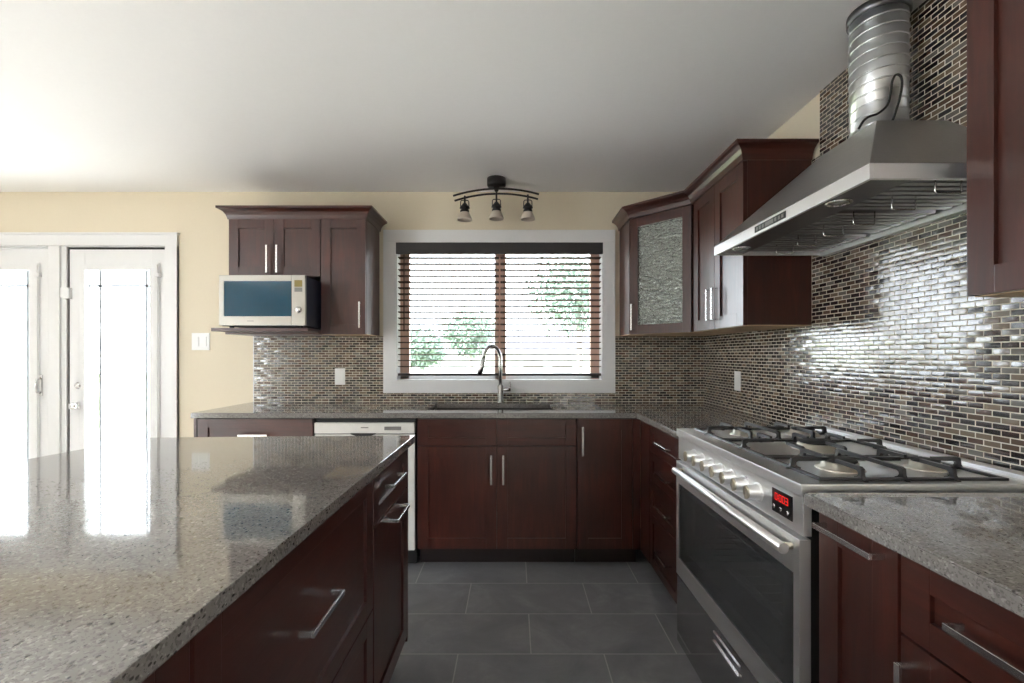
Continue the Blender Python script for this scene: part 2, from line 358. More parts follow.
for y in (RY0_, (RY0_ + RY1_) / 2, RY1_): b.box(XR + 0.04, XR + 0.10, y - 0.03, y + 0.03, RZ0_, RZ1_)
b.box(XR + 0.04, XR + 0.10, RY0_, RY1_, RZ0_, RZ0_ + 0.06); b.box(XR + 0.04, XR + 0.10, RY0_, RY1_, RZ1_ - 0.06, RZ1_)
struct(b.build('added_window_right', 'white'))
LY0, LY1, LZ0, LZ1 = -1.60, -0.20, 0.10, 2.2               # unseen window added behind the camera to light the kitchen
b = MB(); b.box(XL - T, XL, YN, LY0, 0, ZC); b.box(XL - T, XL, LY1, YB + T, 0, ZC); b.box(XL - T, XL, LY0, LY1, 0, LZ0); b.box(XL - T, XL, LY0, LY1, LZ1, ZC)
struct(b.build('wall_left', 'wall_white'))
struct(MB().box(XL - T, XR + T, YN - T, YN, 0, ZC).build('wall_front', 'wall_taupe'))  # unseen wall, toned down to dim its reflection in the handles
b = MB()
for y in (LY0, (LY0 + LY1) / 2, LY1): b.box(XL - 0.10, XL - 0.04, y - 0.03, y + 0.03, LZ0, LZ1)
b.box(XL - 0.10, XL - 0.04, LY0, LY1, LZ0, LZ0 + 0.06); b.box(XL - 0.10, XL - 0.04, LY0, LY1, LZ1 - 0.06, LZ1)
struct(b.build('added_window_left', 'white'))
# mosaic
b = MB(); b.box(-1.868, -0.937, YB - 0.008, YB, 0.912, 1.384); b.box(-0.937, 0.726, YB - 0.008, YB, 0.912, 0.985); b.box(0.726, XR, YB - 0.008, YB, 0.912, 1.384)
struct(b.build('wall_back_mosaic', 'mosaic_back'))
b = MB(); b.box(XR, XR + 0.008, 2.151, YB, 0.912, 1.40); b.box(XR, XR + 0.008, 2.095, 2.151, 0.912, 2.14); b.box(XR, XR + 0.008, 0.15, 2.095, 0.912, ZC)
struct(b.build('wall_right_mosaic', 'mosaic_side'))
struct(MB().box(-1.874, -1.868, YB - 0.010, YB, 0.916, 1.384).build('trim_1', 'white'))

# window
b = MB(); F = YB - 0.02
b.box(-0.937, 0.726, F, YB, WZ1, 2.147, 0.003); b.box(-0.937, 0.726, F, YB, 0.977, WZ0, 0.003)
b.box(-0.937, WX0, F, YB, WZ0, WZ1, 0.003); b.box(WX1, 0.726, F, YB, WZ0, WZ1, 0.003)
for q in ((WX0, WX0 + .008, WZ0, WZ1), (WX1 - .008, WX1, WZ0, WZ1), (WX0, WX1, WZ0, WZ0 + .008), (WX0, WX1, WZ1 - .008, WZ1)): b.box(q[0], q[1], YB - .019, YB + 0.14, q[2], q[3])
win = struct(b.build('window_1', 'white'))
b = MB(); ys = (YB + 0.085, YB + 0.125)
b.box(WX0 + .008, WX0 + 0.075, *ys, WZ0, WZ1, 0.004); b.box(WX1 - 0.075, WX1 - .008, *ys, WZ0, WZ1, 0.004)
b.box(-0.142, -0.098, ys[0] - .0, ys[1], WZ0, WZ1, 0.004); b.box(-0.10, -0.060, ys[0] - 0.02, ys[1] - .01, WZ0, WZ1, 0.004); b.box(WX0, WX1, *ys, WZ1 - 0.06, WZ1, 0.004)
b.build('window_frame', 'sash', win)
MB().box(WX0, WX1, *ys, WZ0 + .008, WZ0 + 0.035, 0.004).build('window_sill', 'white', win)
MB().box(WX0 + 0.07, -0.13, YB + 0.10, YB + 0.106, WZ0 + 0.03, WZ1 - 0.05).build('pane', 'glass', win)
MB().box(-0.08, WX1 - 0.07, YB + 0.10, YB + 0.106, WZ0 + 0.03, WZ1 - 0.05).build('pane', 'glass', win)

# garden doors
b = MB()
b.box(-4.25, -2.412, YB - 0.022, YB, 2.035, 2.118, 0.003); b.box(-4.25, -2.403, YB - 0.032, YB, 2.112, 2.126, 0.003)
b.box(-2.500, -2.412, YB - 0.02, YB, 0, 2.036, 0.003); b.box(-2.447, -2.412, YB - 0.026, YB, 0, 2.036, 0.003); b.box(-4.18, -4.10, YB - 0.02, YB, 0, 2.036, 0.003)
struct(b.build('trim_2', 'white'))
b = MB(); b.box(-3.375, -3.225, YB + 0.03, YB + 0.13, 0, DZ1, 0.003); b.box(-3.340, -3.264, YB - 0.012, YB + 0.04, 0, 2.036, 0.004); b.box(-3.264, -3.2265, YB + 0.004, YB + 0.04, 0, 2.036, 0.004); b.box(-3.366, -3.340, YB + 0.006, YB + 0.04, 0, 2.036, 0.004)
b.box(DX1 - 0.012, DX1, YB, YB + 0.13, 0, DZ1); b.box(DX0, DX0 + 0.012, YB, YB + 0.13, 0, DZ1); b.box(DX0, DX1, YB, YB + 0.13, DZ1 - 0.016, DZ1); b.box(DX0, DX1, YB + 0.06, YB + 0.13, DZ1 - 0.045, DZ1 - 0.016)
struct(b.build('trim_3', 'white'))
b = MB(); b.box(-3.2245, -3.2085, YB + 0.018, YB + 0.05, 0.005, 2.028); b.box(-3.2085, -2.503, YB + 0.018, YB + 0.05, 2.0135, 2.0285)  # black strips stand in for the shade in the door gaps
struct(b.build('door_gap_shade', 'matte_black'))
def garden_door(n, x0, x1, hinge_side):
    ya, yb = YB + 0.010, YB + 0.053; gx0, gx1, gz0, gz1 = x0 + 0.110, x1 - 0.116, 0.24, 1.868
    b = MB(); b.box(x0, gx0, ya, yb, 0.008, 2.012, 0.002); b.box(gx1, x1, ya, yb, 0.008, 2.012, 0.002); b.box(gx0, gx1, ya, yb, 0.008, gz0, 0.002); b.box(gx0, gx1, ya, yb, gz1, 2.012, 0.002)
    d = struct(b.build('door_%d' % n, 'white'))
    b = MB(); w = 0.03
    b.box(gx0 - w, gx0 + .006, ya - 0.012, ya + .01, gz0 - w, gz1 + w, 0.004); b.box(gx1 - .006, gx1 + w, ya - 0.012, ya + .01, gz0 - w, gz1 + w, 0.004)
    b.box(gx0, gx1, ya - 0.012, ya + .01, gz0 - w, gz0 + .006, 0.004); b.box(gx0, gx1, ya - 0.012, ya + .01, gz1 - .006, gz1 + w, 0.004)
    b.build('glass_bead', 'white', d)
    MB().box(gx0, gx1, ya + 0.016, ya + 0.024, gz0, gz1).build('glass', 'glass', d)
    b = MB()
    for x in (gx0 + 0.085, gx1 - 0.055): b.box(x - 0.008, x + 0.008, ya + 0.027, ya + 0.036, gz0, gz1)
    for z in (gz1 - 0.115, gz0 + 0.115): b.box(gx0, gx1, ya + 0.027, ya + 0.036, z - 0.008, z + 0.008)
    b.build('muntin', 'muntin', d)
    b = MB(); x = gx1 + 0.042                                  # cord channel of the enclosed blind
    b.box(x - 0.012, x + 0.012, ya - 0.014, ya, gz0 - .02, gz1 + .035, 0.003); b.tube([(x + 0.02, ya - 0.010, gz0 - .02), (x + 0.02, ya - 0.010, gz1 + 0.045)], 0.004, 8); b.box(x - .004, x + .034, ya - .022, ya, gz1 - .055, gz1 - .03, .003)
    b.build('blind_channel', 'white', d)
    return d, ya
d1, ya = garden_door(1, -3.208, -2.503, 0)
x = -3.138
MB().lathe([(0.026, 0), (0.026, 0.008), (0.018, 0.012), (0.018, 0.02), (0.012, 0.022)], (x, ya, 1.030), (0, -1, 0)).build('deadbolt', 'nickel', d1)
MB().lathe([(0.028, 0), (0.028, 0.007), (0.011, 0.012), (0.011, 0.032), (0.02, 0.036), (0.027, 0.05), (0.025, 0.062), (0.012, 0.068)], (x, ya, 0.885), (0, -1, 0)).build('door_knob', 'chrome', d1)
d2, ya = garden_door(2, -4.085, -3.369, 1)
b = MB(); b.box(-3.425, -3.40, ya - 0.01, ya, 0.955, 1.105, 0.003); b.tube([(-3.412, ya, 0.975), (-3.412, ya - 0.035, 0.985), (-3.412, ya - 0.04, 1.03), (-3.412, ya - 0.035, 1.075), (-3.412, ya, 1.085)], 0.008, 8)
b.build('door_handle', 'nickel', d2)
l = thing('security_latch', (-3.23, YB, 1.69), 'white flip security latch on the post between the two garden doors, above the knob', 'latch')
MB().box(-3.275, -3.24, YB - 0.004, YB + 0.009, 1.665, 1.735, 0.003).build('latch_plate', 'white', l)
MB().box(-3.245, -3.19, YB - 0.018, YB + 0.036, 1.655, 1.735, 0.008).build('latch_arm', 'white', l)

# ------------------------------------------------------------------ cabinet building blocks
FT = 0.021                                    # thickness of a front
def shaker(m, x0, x1, z0, z1, stile=0.062, rail=0.062, rec=0.009):
    b = MB(m); bv = 0.0016
    b.box(x0, x0 + stile, z0, z1, 0.001, FT, bv); b.box(x1 - stile, x1, z0, z1, 0.001, FT, bv)
    b.box(x0 + stile, x1 - stile, z0, z0 + rail, 0.001, FT, bv); b.box(x0 + stile, x1 - stile, z1 - rail, z1, 0.001, FT, bv)
    b.box(x0 + stile - .003, x1 - stile + .003, z0 + rail - .003, z1 - rail + .003, 0.002, FT - rec)
    return b
def slab_front(m, x0, x1, z0, z1): return MB(m).box(x0, x1, z0, z1, 0.001, FT, 0.002)
def pull(m, cx, cz, length, vertical, parent, mat='nickel', n0=FT):
    """squared bar pull whose bar and feet are one flat strap"""
    b = MB(m); h = length / 2; d = 0.033; w = 0.006
    A = lambda a0, a1, c0, c1, n0_, n1_: b.box(*((cx + c0, cx + c1, cz + a0, cz + a1) if vertical else (cx + a0, cx + a1, cz + c0, cz + c1)), n0_, n1_, 0.0008, 1)
    A(-h, h, -w, w, n0 + d - 0.005, n0 + d); A(-h, -h + 0.006, -w, w, n0 - .0005, n0 + d - .004); A(h - 0.006, h, -w, w, n0 - .0005, n0 + d - .004)
    return b.build('handle', mat, parent)
def carcass(b, x0, x1, y0, y1, z0, z1): b.box(x0, x1, y0, y1, z0, z1, 0.001); return b

# --- base run under the window (fronts face the camera); face plane at Y = 2.741
YF = 2.741; mB = frame((0, YF + FT, 0), (1, 0, 0)); ZB, ZT, TK = 0.115, 0.876, 0.075
def base_back(name, x0, x1, label):
    t = thing(name, ((x0 + x1) / 2, 3.07, 0), label, 'cabinet', 'base cabinets under the window wall')
    b = MB()
    if 'sink' in name:                                          # open box: the bowl hangs inside
        b.box(x0 + .001, x0 + .017, YF + FT, 3.37, ZB, 0.8835); b.box(x1 - .017, x1 - .001, YF + FT, 3.37, ZB, 0.8835); b.box(x0 + .017, x1 - .017, YF + FT, 3.37, ZB, ZB + .016)
        b.box(x0 + .017, x1 - .017, YF + FT, YF + FT + .018, 0.70, 0.8835); b.box(x0 + .017, x1 - .017, 3.358, 3.37, ZB + .016, 0.8835)
    else: b.box(x0 + .001, x1 - .001, YF + FT, 3.37, ZB, 0.8835, 0.001)
    b.build('body', 'shade_wood', t); MB().box(x0 + .001, x1 - .001, YF + FT + TK, 3.36, 0.001, ZB).build('toe_kick', 'shade_wood', t); return t
t = base_back('drawer_base_cabinet', -1.850, -1.172, 'dark cherry drawer cabinet at the free end of the counter, beside the white dishwasher')
for z0, z1, in ((0.703, ZT), (0.41, 0.697), (ZB + .003, 0.404)):
    d = shaker(mB, -1.847, -1.175, z0, z1, 0.062, 0.05).build('drawer', 'wood_h', t); pull(mB, -1.51, (z0 + z1) / 2 - .005, 0.17, False, d)
MB().box(-1.868, -1.851, YF, 3.37, 0.001, 0.8835, 0.001).build('end_panel', 'wood', t)
t = base_back('sink_base_cabinet', -0.566, 0.366, 'dark cherry sink cabinet with two doors below the window and sink')
for a, c, hx in ((-0.563, -0.1015, -0.132), (-0.0985, 0.363, -0.062)):
    shaker(mB, a, c, 0.722, ZT, 0.062, 0.046).build('false_drawer_front', 'wood_h', t)
    d = shaker(mB, a, c, ZB + .003, 0.717).build('door', 'wood', t); pull(mB, hx, 0.585, 0.17, True, d)
t = base_back('corner_base_cabinet', 0.367, 0.7365, 'dark cherry single door cabinet between the sink cabinet and the inside corner')
d = shaker(mB, 0.370, 0.690, ZB + .003, ZT).build('door', 'wood', t); pull(mB, 0.398, 0.75, 0.17, True, d)
MB(mB).box(0.694, 0.7365, ZB, ZT, -0.02, FT).build('filler_strip', 'wood', t)

# --- side run, fronts face the island; face plane at X = 0.738
XF = 0.738; mS = frame((XF + FT, 0, 0), (0, -1, 0))
def base_side(name, ya, yb, label, group='base cabinets along the mosaic side wall'):
    t = thing(name, (1.05, (ya + yb) / 2, 0), label, 'cabinet', group)
    MB().box(XF + FT, XR - .01, ya + .001, yb - .001, ZB, 0.8835, 0.001).build('body', 'shade_wood', t)
    MB().box(XF + FT + TK, XR - .01, ya + .001, yb - .001, 0.001, ZB).build('toe_kick', 'shade_wood', t); return t
t = base_side('four_drawer_cabinet', 2.085, 2.741, 'dark cherry cabinet of four drawers between the range and the inside corner')
for z0, z1 in ((0.732, ZT), (0.578, 0.728), (0.402, 0.574), (ZB + .003, 0.398)):
    d = shaker(mS, -2.56, -2.095, z0, z1, 0.055, 0.042).build('drawer', 'wood_h', t); pull(mS, -2.28, (z0 + z1) / 2, 0.165, False, d)
MB(mS).box(-2.741, -2.564, ZB, ZT, -0.02, FT).build('filler_strip', 'wood', t)
t = base_side('pullout_cabinet', 0.900, 1.139, 'narrow dark cherry pullout cabinet with one horizontal handle, next to the range')
d = shaker(mS, -1.137, -0.9035, ZB + .003, ZT, 0.066, 0.062).build('door', 'wood', t); pull(mS, -1.024, 0.848, 0.18, False, d)
t = base_side('drawer_base_cabinet', 0.30, 0.8985, 'dark cherry cabinet with one wide drawer over a door, nearest the camera by the range')
d = shaker(mS, -0.8965, -0.303, 0.722, ZT, 0.062, 0.052).build('drawer', 'wood_h', t); pull(mS, -0.655, 0.803, 0.24, False, d)
d = shaker(mS, -0.8965, -0.303, ZB + .003, 0.717).build('door', 'wood', t); pull(mS, -0.868, 0.595, 0.17, True, d)

# --- island, fronts face the range; face plane at X = -0.436
XI = -0.436; mI = frame((XI - FT, 0, 0), (0, 1, 0)); XIB = -1.10
def base_island(name, ya, yb, label):
    t = thing(name, (-0.78, (ya + yb) / 2, 0), label, 'cabinet', 'cabinets of the kitchen island')
    MB().box(XIB, XI - FT, ya + .001, yb - .001, 0.10, 0.8835, 0.001).build('body', 'shade_wood', t)
    MB().box(XIB, XI - FT - TK, ya + .001, yb - .001, 0.001, 0.10).build('toe_kick', 'shade_wood', t); return t
t = base_island('island_pullout_cabinet', 1.458, 1.936, 'island cabinet with a small drawer above a handled door, at the end towards the window')
d = shaker(mI, 1.462, 1.916, 0.714, ZT, 0.06, 0.05).build('drawer', 'wood_h', t); pull(mI, 1.675, 0.805, 0.175, False, d)
d = shaker(mI, 1.462, 1.916, 0.103, 0.708).build('door', 'wood', t); pull(mI, 1.735, 0.667, 0.175, False, d)
MB().box(XIB, XI, 1.918, 1.936, 0.08, 0.8835, 0.001).build('end_panel', 'wood', t)
t = base_island('island_drawer_cabinet', 0.637, 1.457, 'wide island cabinet with two deep drawers, in the middle of the island')
for z0, z1 in ((0.468, ZT), (0.103, 0.462)):
    d = shaker(mI, 0.640, 1.4535, z0, z1, 0.062, 0.05).build('drawer', 'wood_h', t); pull(mI, 1.035, z1 - 0.192, 0.175, False, d)
t = base_island('island_end_cabinet', 0.16, 0.636, 'island cabinet at the end nearest the camera, mostly hidden under the counter edge')
d = shaker(mI, 0.163, 0.633, 0.103, ZT).build('door', 'wood', t); pull(mI, 0.20, 0.70, 0.17, True, d)

# --- counters
b = MB(); b.slab([-1.868, -0.533, 0.239, 0.708, XR - .001], [2.056, 2.715, 2.878, 3.246, YB - .009], lambda i, j: not (i == 1 and j == 2) and (j > 0 or i == 3), 0.885, 0.915)
tag(b.build('countertop', 'quartz'), 'speckled brown quartz countertop with sink cutout, running under the window and around the corner', 'countertop', 'quartz countertops')
b = MB(); b.slab([0.708, XR - .001], [0.17, 1.146], lambda i, j: True, 0.885, 0.915)
tag(b.build('countertop', 'quartz'), 'short speckled quartz countertop nearest the camera, on the cabinets beside the range', 'countertop', 'quartz countertops')
poly = [(-0.4135, 1.961), (-0.95, 1.935)]
poly += [(-1.6 + 0.16 * (y - 1.03) ** 2, y) for y in [1.908 - i * 0.1 for i in range(19)]] + [(-0.4135, 0.10)]
tag(MB().prism(poly, 0.885, 0.915, 0.003).build('island_countertop', 'quartz'), 'large speckled quartz island top with a bowed far edge, filling the foreground', 'countertop', 'quartz countertops')

# --- sink and faucet
t = thing('kitchen_sink', (-0.147, 3.06, 0.66), 'dark undermount sink set in the counter below the window', 'sink')
x0, x1, y0, y1, zt, zb, w = -0.548, 0.254, 2.863, 3.261, 0.884, 0.67, 0.012
b = MB()
b.box(x0, x1, y0, y1, zb, zb + w); b.box(x0, x0 + w, y0, y1, zb + w, zt); b.box(x1 - w, x1, y0, y1, zb + w, zt); b.box(x0 + w, x1 - w, y0, y0 + w, zb + w, zt); b.box(x0 + w, x1 - w, y1 - w, y1, zb + w, zt)
b.build('basin', 'sink', t)
MB().lathe([(0.045, 0), (0.045, 0.004), (0.03, 0.005), (0.028, 0.002), (0.001, 0.002)], (-0.147, 3.06, zb + w)).build('drain', 'nickel', t)
t = thing('kitchen_faucet', (-0.095, 3.305, 0.915), 'tall brushed steel pull-down faucet with curved neck, behind the sink', 'faucet')
fx, fy = -0.095, 3.305
MB().lathe([(0.028, 0), (0.028, 0.006), (0.021, 0.012), (0.021, 0.115), (0.0165, 0.122), (0.0150, 0.125)], (fx, fy, 0.9152)).build('body', 'nickel', t)
pts = [(fx, fy, 1.035), (fx, fy, 1.18)]; dx, dy = -0.112, -0.10
for k in range(0, 15):
    a = PI * k / 14 * 0.97; f_ = (1 - math.cos(a)) / 2; pts.append((fx + dx * f_, fy + dy * f_, 1.222 + 0.088 * math.sin(a)))
MB().tube(pts, 0.0115, 14).build('spout', 'nickel', t)
e = Vector(pts[-1]); dn = Vector((-0.026, -0.006, -0.108))
MB().tube([e, e + dn * 0.08, e + dn * 0.5, e + dn * 1.05], [0.012, 0.0165, 0.0185, 0.0185], 14).build('spray_head', 'nickel', t)
MB().tube([(fx + 0.018, fy, 1.008), (fx + 0.072, fy - .005, 1.008)], 0.0125, 12).build('valve', 'nickel', t)
MB().tube([(fx + 0.066, fy - .005, 1.012), (fx + 0.070, fy - .005, 1.062)], [0.0055, 0.0045], 8).build('lever', 'nickel', t)

# --- dishwasher
t = thing('dishwasher', (-0.869, 3.05, 0), 'white dishwasher under the counter, partly hidden behind the island', 'dishwasher')
MB().box(-1.165, -0.578, 2.765, 3.36, 0.09, 0.875, 0.002).build('body', 'matte_black', t)
b = MB(); b.box(-1.163, -0.580, 2.742, 2.764, 0.11, 0.786, 0.003); b.build('door', 'dw_front', t)
pn = MB().box(-1.163, -0.580, 2.737, 2.764, 0.792, 0.855, 0.004).build('control_panel', 'dw_front', t)
MB().box(-0.755, -0.657, 2.7352, 2.7375, 0.812, 0.833, 0.0008).build('vent', 'grey', pn)
MB().box(-0.892, -0.848, 2.7362, 2.7372, 0.824, 0.830).build('emblem', 'grey', pn)
hp = [(-0.95 + 0.145 * i / 10, 0.789 - 0.016 * math.sin(PI * i / 10)) for i in range(11)]
MB().prism([(-0.95, 0.795)] + hp + [(-0.805, 0.795)], 2.732, 2.744, 0, 'y').build('handle', 'matte_black', pn)
MB().box(-1.163, -0.580, 2.82, 2.84, 0.002, 0.10).build('toe_kick', 'matte_black', t)

# ------------------------------------------------------------------ wall cabinets
ZU0, ZU1 = 1.384, 2.142; YU = 3.065; mU = frame((0, YU + FT, 0), (1, 0, 0))
t = thing('wall_cabinet', (-1.56, 3.38, 1.39), 'two-door cherry wall cabinet holding a shelf with the microwave on it', 'wall cabinet', 'cherry wall cabinets')
MB().box(-1.862, -1.2605, YU + FT, YB - .001, 1.762, ZU1, 0.001).build('body', 'wood', t)
for a, c, hx in ((-1.860, -1.5665, -1.600), (-1.5635, -1.263, -1.535)):
    d = shaker(mU, a, c, 1.764, ZU1 - .004).build('door', 'wood', t); pull(mU, hx, 1.872, 0.18, True, d)
MB().box(-1.860, -1.262, YB - .020, YB - .0085, ZU0, 1.762).build('back_panel', 'shade_wood', t)
b = MB(); b.box(-1.862, -1.2605, 3.03, YB - .02, ZU0, ZU0 + 0.03, 0.0015); b.box(-1.850, -1.2605, 2.87, 3.03, ZU0 + 0.012, ZU0 + 0.032, 0.0015)
b.build('shelf', 'wood_h', t)
t = thing('wall_cabinet', (-1.11, 3.38, 1.39), 'tall single-door cherry wall cabinet between the microwave and the window', 'wall cabinet', 'cherry wall cabinets')
MB().box(-1.2595, -0.966, YU + FT, YB - .0085, ZU0 + .004, ZU1, 0.001).build('body', 'wood', t)
MB().box(-1.2595, -0.966, YU + FT, YB - .0085, ZU0, ZU0 + .004).build('bottom_panel', 'maple', t)
d = shaker(mU, -1.2585, -0.968, ZU0 + .002, ZU1 - .004).build('door', 'wood', t); pull(mU, -1.000, 1.51, 0.17, True, d)

CROWN = [(0, 0), (0.006, 0), (0.008, 0.010), (0.013, 0.026), (0.024, 0.043), (0.040, 0.055), (0.054, 0.060), (0.054, 0.074), (0, 0.074)]
b = MB(); b.sweep([(-1.862, YB - .001, ZU1 - .006), (-1.862, YU + .004, ZU1 - .006), (-0.966, YU + .004, ZU1 - .006), (-0.966, YB - .001, ZU1 - .006)], [(-1, 0, 0), (0, -1, 0), (1, 0, 0)], CROWN)
b.box(-1.86, -0.968, YU + .01, YB - .001, ZU1 + .060, ZU1 + .066)
tag(b.build('crown_molding', 'wood_h'), 'cherry crown molding along the top of the cabinets above the microwave', 'molding', 'crown moldings')

# corner and side wall cabinets
XU = 1.049; mV = frame((XU + FT, 0, 0), (0, -1, 0))
A_, B_ = Vector((0.758, 3.080, 0)), Vector((XU, 2.775, 0)); du = (B_ - A_).normalized(); dn_ = Vector((du.y, -du.x, 0)); L = (B_ - A_).length
t = thing('corner_wall_cabinet', (1.1, 3.2, 1.39), 'cherry corner wall cabinet with a textured glass door', 'wall cabinet', 'cherry wall cabinets')
in_ = -dn_ * FT; a2, b2 = A_ + in_, B_ + in_
poly = [(0.758, YB - .0085), (0.758, a2.y + .012), (a2.x, a2.y), (b2.x, b2.y), (b2.x, 2.7565), (XR - .002, 2.7565), (XR - .002, YB - .0085)]
MB().prism([(0.758, YB - .0085), (0.758, 3.088), (a2.x, a2.y), (b2.x, b2.y), (XR - .002, b2.y), (XR - .002, YB - .0085)], ZU0 + .004, ZU1).build('body', 'wood', t)
MB().prism([(0.758, YB - .0085), (0.758, 3.088), (a2.x, a2.y), (b2.x, b2.y), (XR - .002, b2.y), (XR - .002, YB - .0085)], ZU0, ZU0 + .004).build('bottom_panel', 'maple', t)
mD = frame(A_ + in_, du); st = 0.058
b = MB(mD); z0, z1 = ZU0 + .002, ZU1 - .004
b.box(0.004, st, z0, z1, 0.001, FT, 0.0016); b.box(L - st, L - .004, z0, z1, 0.001, FT, 0.0016); b.box(st, L - st, z0, z0 + st, 0.001, FT, 0.0016); b.box(st, L - st, z1 - st, z1, 0.001, FT, 0.0016)
d = b.build('door', 'wood', t); pull(mD, 0.03, 1.495, 0.17, True, d)
plabel(MB(mD).box(st - .004, L - st + .004, z0 + st - .004, z1 - st + .004, 0.006, 0.011).build('glass_panel', 'rain', d), 'rippled textured glass')
t = thing('wall_cabinet', (1.2, 2.46, 1.39), 'two-door cherry wall cabinet between the glass corner cabinet and the range hood', 'wall cabinet', 'cherry wall cabinets')
MB().box(XU + FT, XR - .002, 2.15, 2.752, ZU0 + .004, ZU1, 0.001).build('body', 'wood', t)
MB().box(XU + FT, XR - .002, 2.15, 2.752, ZU0, ZU0 + .004).build('bottom_panel', 'maple', t)
for a, c, hx in ((-2.745, -2.4615, -2.492), (-2.4585, -2.152, -2.428)):
    d = shaker(mV, a, c, ZU0 + .002, ZU1 - .004).build('door', 'wood', t); pull(mV, hx, 1.515, 0.165, True, d)
zc = ZU1 - .001; n3 = tuple(dn_)
b = MB(); b.sweep([(0.758, YB - .001, zc), (0.758, 3.080, zc), (XU, 2.775, zc), (XU, 2.150, zc), (XR - .002, 2.150, zc)], [(-1, 0, 0), n3, (-1, 0, 0), (0, -1, 0)], CROWN)
b.prism([(0.76, YB - .001), (0.76, 3.09), (XU + .004, 2.785), (XU + .004, 2.153), (XR - .002, 2.153), (XR - .002, YB - .001)], ZU1 + .060, ZU1 + .066)
tag(b.build('crown_molding', 'wood_h'), 'cherry crown molding over the glass corner cabinet and beside the range hood', 'molding', 'crown moldings')
t = thing('wall_cabinet', (1.2, 0.78, 1.39), 'cherry wall cabinet nearest the camera, cut off by the frame beside the range hood', 'wall cabinet', 'cherry wall cabinets')
MB().box(XU + FT, XR - .002, 0.45, 1.091, ZU0 + .004, ZU1, 0.001).build('body', 'wood', t)
MB().box(XU + FT, XR - .002, 0.45, 1.091, ZU0, ZU0 + .004).build('bottom_panel', 'maple', t)
for a, c, hx in ((-1.0895, -0.7725, -0.80), (-0.7695, -0.452, -0.742)):
    d = shaker(mV, a, c, ZU0 + .002, ZU1 - .004).build('door', 'wood', t); pull(mV, hx, 1.51, 0.165, True, d)

# ------------------------------------------------------------------ microwave
t = thing('microwave', (-1.534, 3.05, 1.417), 'silver microwave with dark teal door glass, on the shelf under the wall cabinet', 'microwave')
mx0, mx1, my, mz0, mz1 = -1.797, -1.272, 2.862, 1.428, 1.737
MB().box(mx0 + .004, mx1 - .002, my + 0.022, 3.33, mz0, mz1 - .006, 0.004).build('body', 'mw_side', t)
mW = frame((0, my + .022, 0), (1, 0, 0))
b = MB(mW); px = mx1 - 0.083
b.box(mx0, px - .001, mz0 + .002, mz0 + 0.058, 0, 0.022, 0.003); b.box(mx0, px - .001, mz1 - 0.036, mz1, 0, 0.022, 0.003)
b.box(mx0, mx0 + 0.030, mz0 + 0.058, mz1 - 0.036, 0, 0.022, 0.002); b.box(mx0 + 0.03, px - .001, mz0 + .057, mz1 - .035, 0, 0.012)
d = b.build('door', 'mw_front', t)
MB(mW).box(mx0 + 0.027, px - .003, mz0 + 0.056, mz1 - 0.034, 0.012, 0.0195, 0.001).build('door_glass', 'mw_glass', d)
MB(mW).box(mx0 + 0.172, mx0 + 0.212, mz0 + 0.027, mz0 + 0.031, 0.0215, 0.0225).build('emblem', 'grey', d)
pn = MB(mW).box(px + .001, mx1, mz0 + .002, mz1, 0, 0.022, 0.003).build('control_panel', 'mw_front', t)
MB(mW).box(px + 0.018, px + 0.066, mz1 - 0.072, mz1 - 0.031, 0.0215, 0.0228).build('display', 'lcd', pn)
MB(mW).box(px + 0.018, px + 0.066, mz1 - 0.102, mz1 - 0.076, 0.0215, 0.0225).build('keypad', 'grey', pn)
b = MB(mW)
for z in (0.122, 0.142, 0.167): b.box(px + 0.018, px + 0.066, mz1 - z - .003, mz1 - z, 0.0215, 0.0235)
b.build('button', 'mw_front', pn)
MB(mW).lathe([(0.021, 0.021), (0.021, 0.030), (0.018, 0.036), (0.001, 0.036)], (px + 0.042, mz1 - 0.212, 0), (0, 0, 1)).build('dial', 'nickel', pn)
for x in (mx0 + .05, mx1 - .05):
    for y in (2.91, 3.28): MB().lathe([(0.012, 0), (0.014, 0.0125)], (x, y, 1.4162)).build('foot', 'matte_black', t)

# ------------------------------------------------------------------ range
RX, RY0, RY1 = 0.708, 1.159, 2.050
t = thing('range_cooker', (1.03, (RY0 + RY1) / 2, 0), 'stainless steel gas range with seven brass knobs and a red clock display', 'range')
b = MB(); q0, q1 = RY0 + .008, RY1 - .008
b.box(0.738, 1.335, q0, q0 + .03, 0.02, 0.896); b.box(0.738, 1.335, q1 - .03, q1, 0.02, 0.896); b.box(1.24, 1.335, q0 + .03, q1 - .03, 0.02, 0.896)
b.box(0.738, 1.24, q0 + .03, q1 - .03, 0.02, 0.33); b.box(0.738, 1.24, q0 + .03, q1 - .03, 0.775, 0.896)
b.build('body', 'matte_black', t)  # sides coloured black for the shade in the gap beside the cabinet
b = MB(); b.box(1.236, 1.2395, q0 + .03, q1 - .03, 0.331, 0.774); b.box(0.74, 1.236, q0 + .0305, q0 + .033, 0.331, 0.774); b.box(0.74, 1.236, q1 - .033, q1 - .0305, 0.331, 0.774); b.box(0.74, 1.236, q0 + .033, q1 - .033, 0.3305, 0.334)
b.build('oven_cavity', 'enamel', t)
b = MB(); b.box(RX, 1.345, RY0, RY1, 0.898, 0.931, 0.0035); b.box(1.30, 1.345, RY0, RY1, 0.925, 0.942, 0.003)
b.build('cooktop', 'steel', t)
pn = MB().box(0.716, 0.737, RY0 + .004, RY1 - .004, 0.800, 0.897, 0.002).build('control_panel', 'steel', t)
b0 = MB()
kp = [(0.0245, 0), (0.0245, 0.006), (0.0215, 0.008), (0.0205, 0.032), (0.017, 0.036), (0.001, 0.036)]
k0 = None
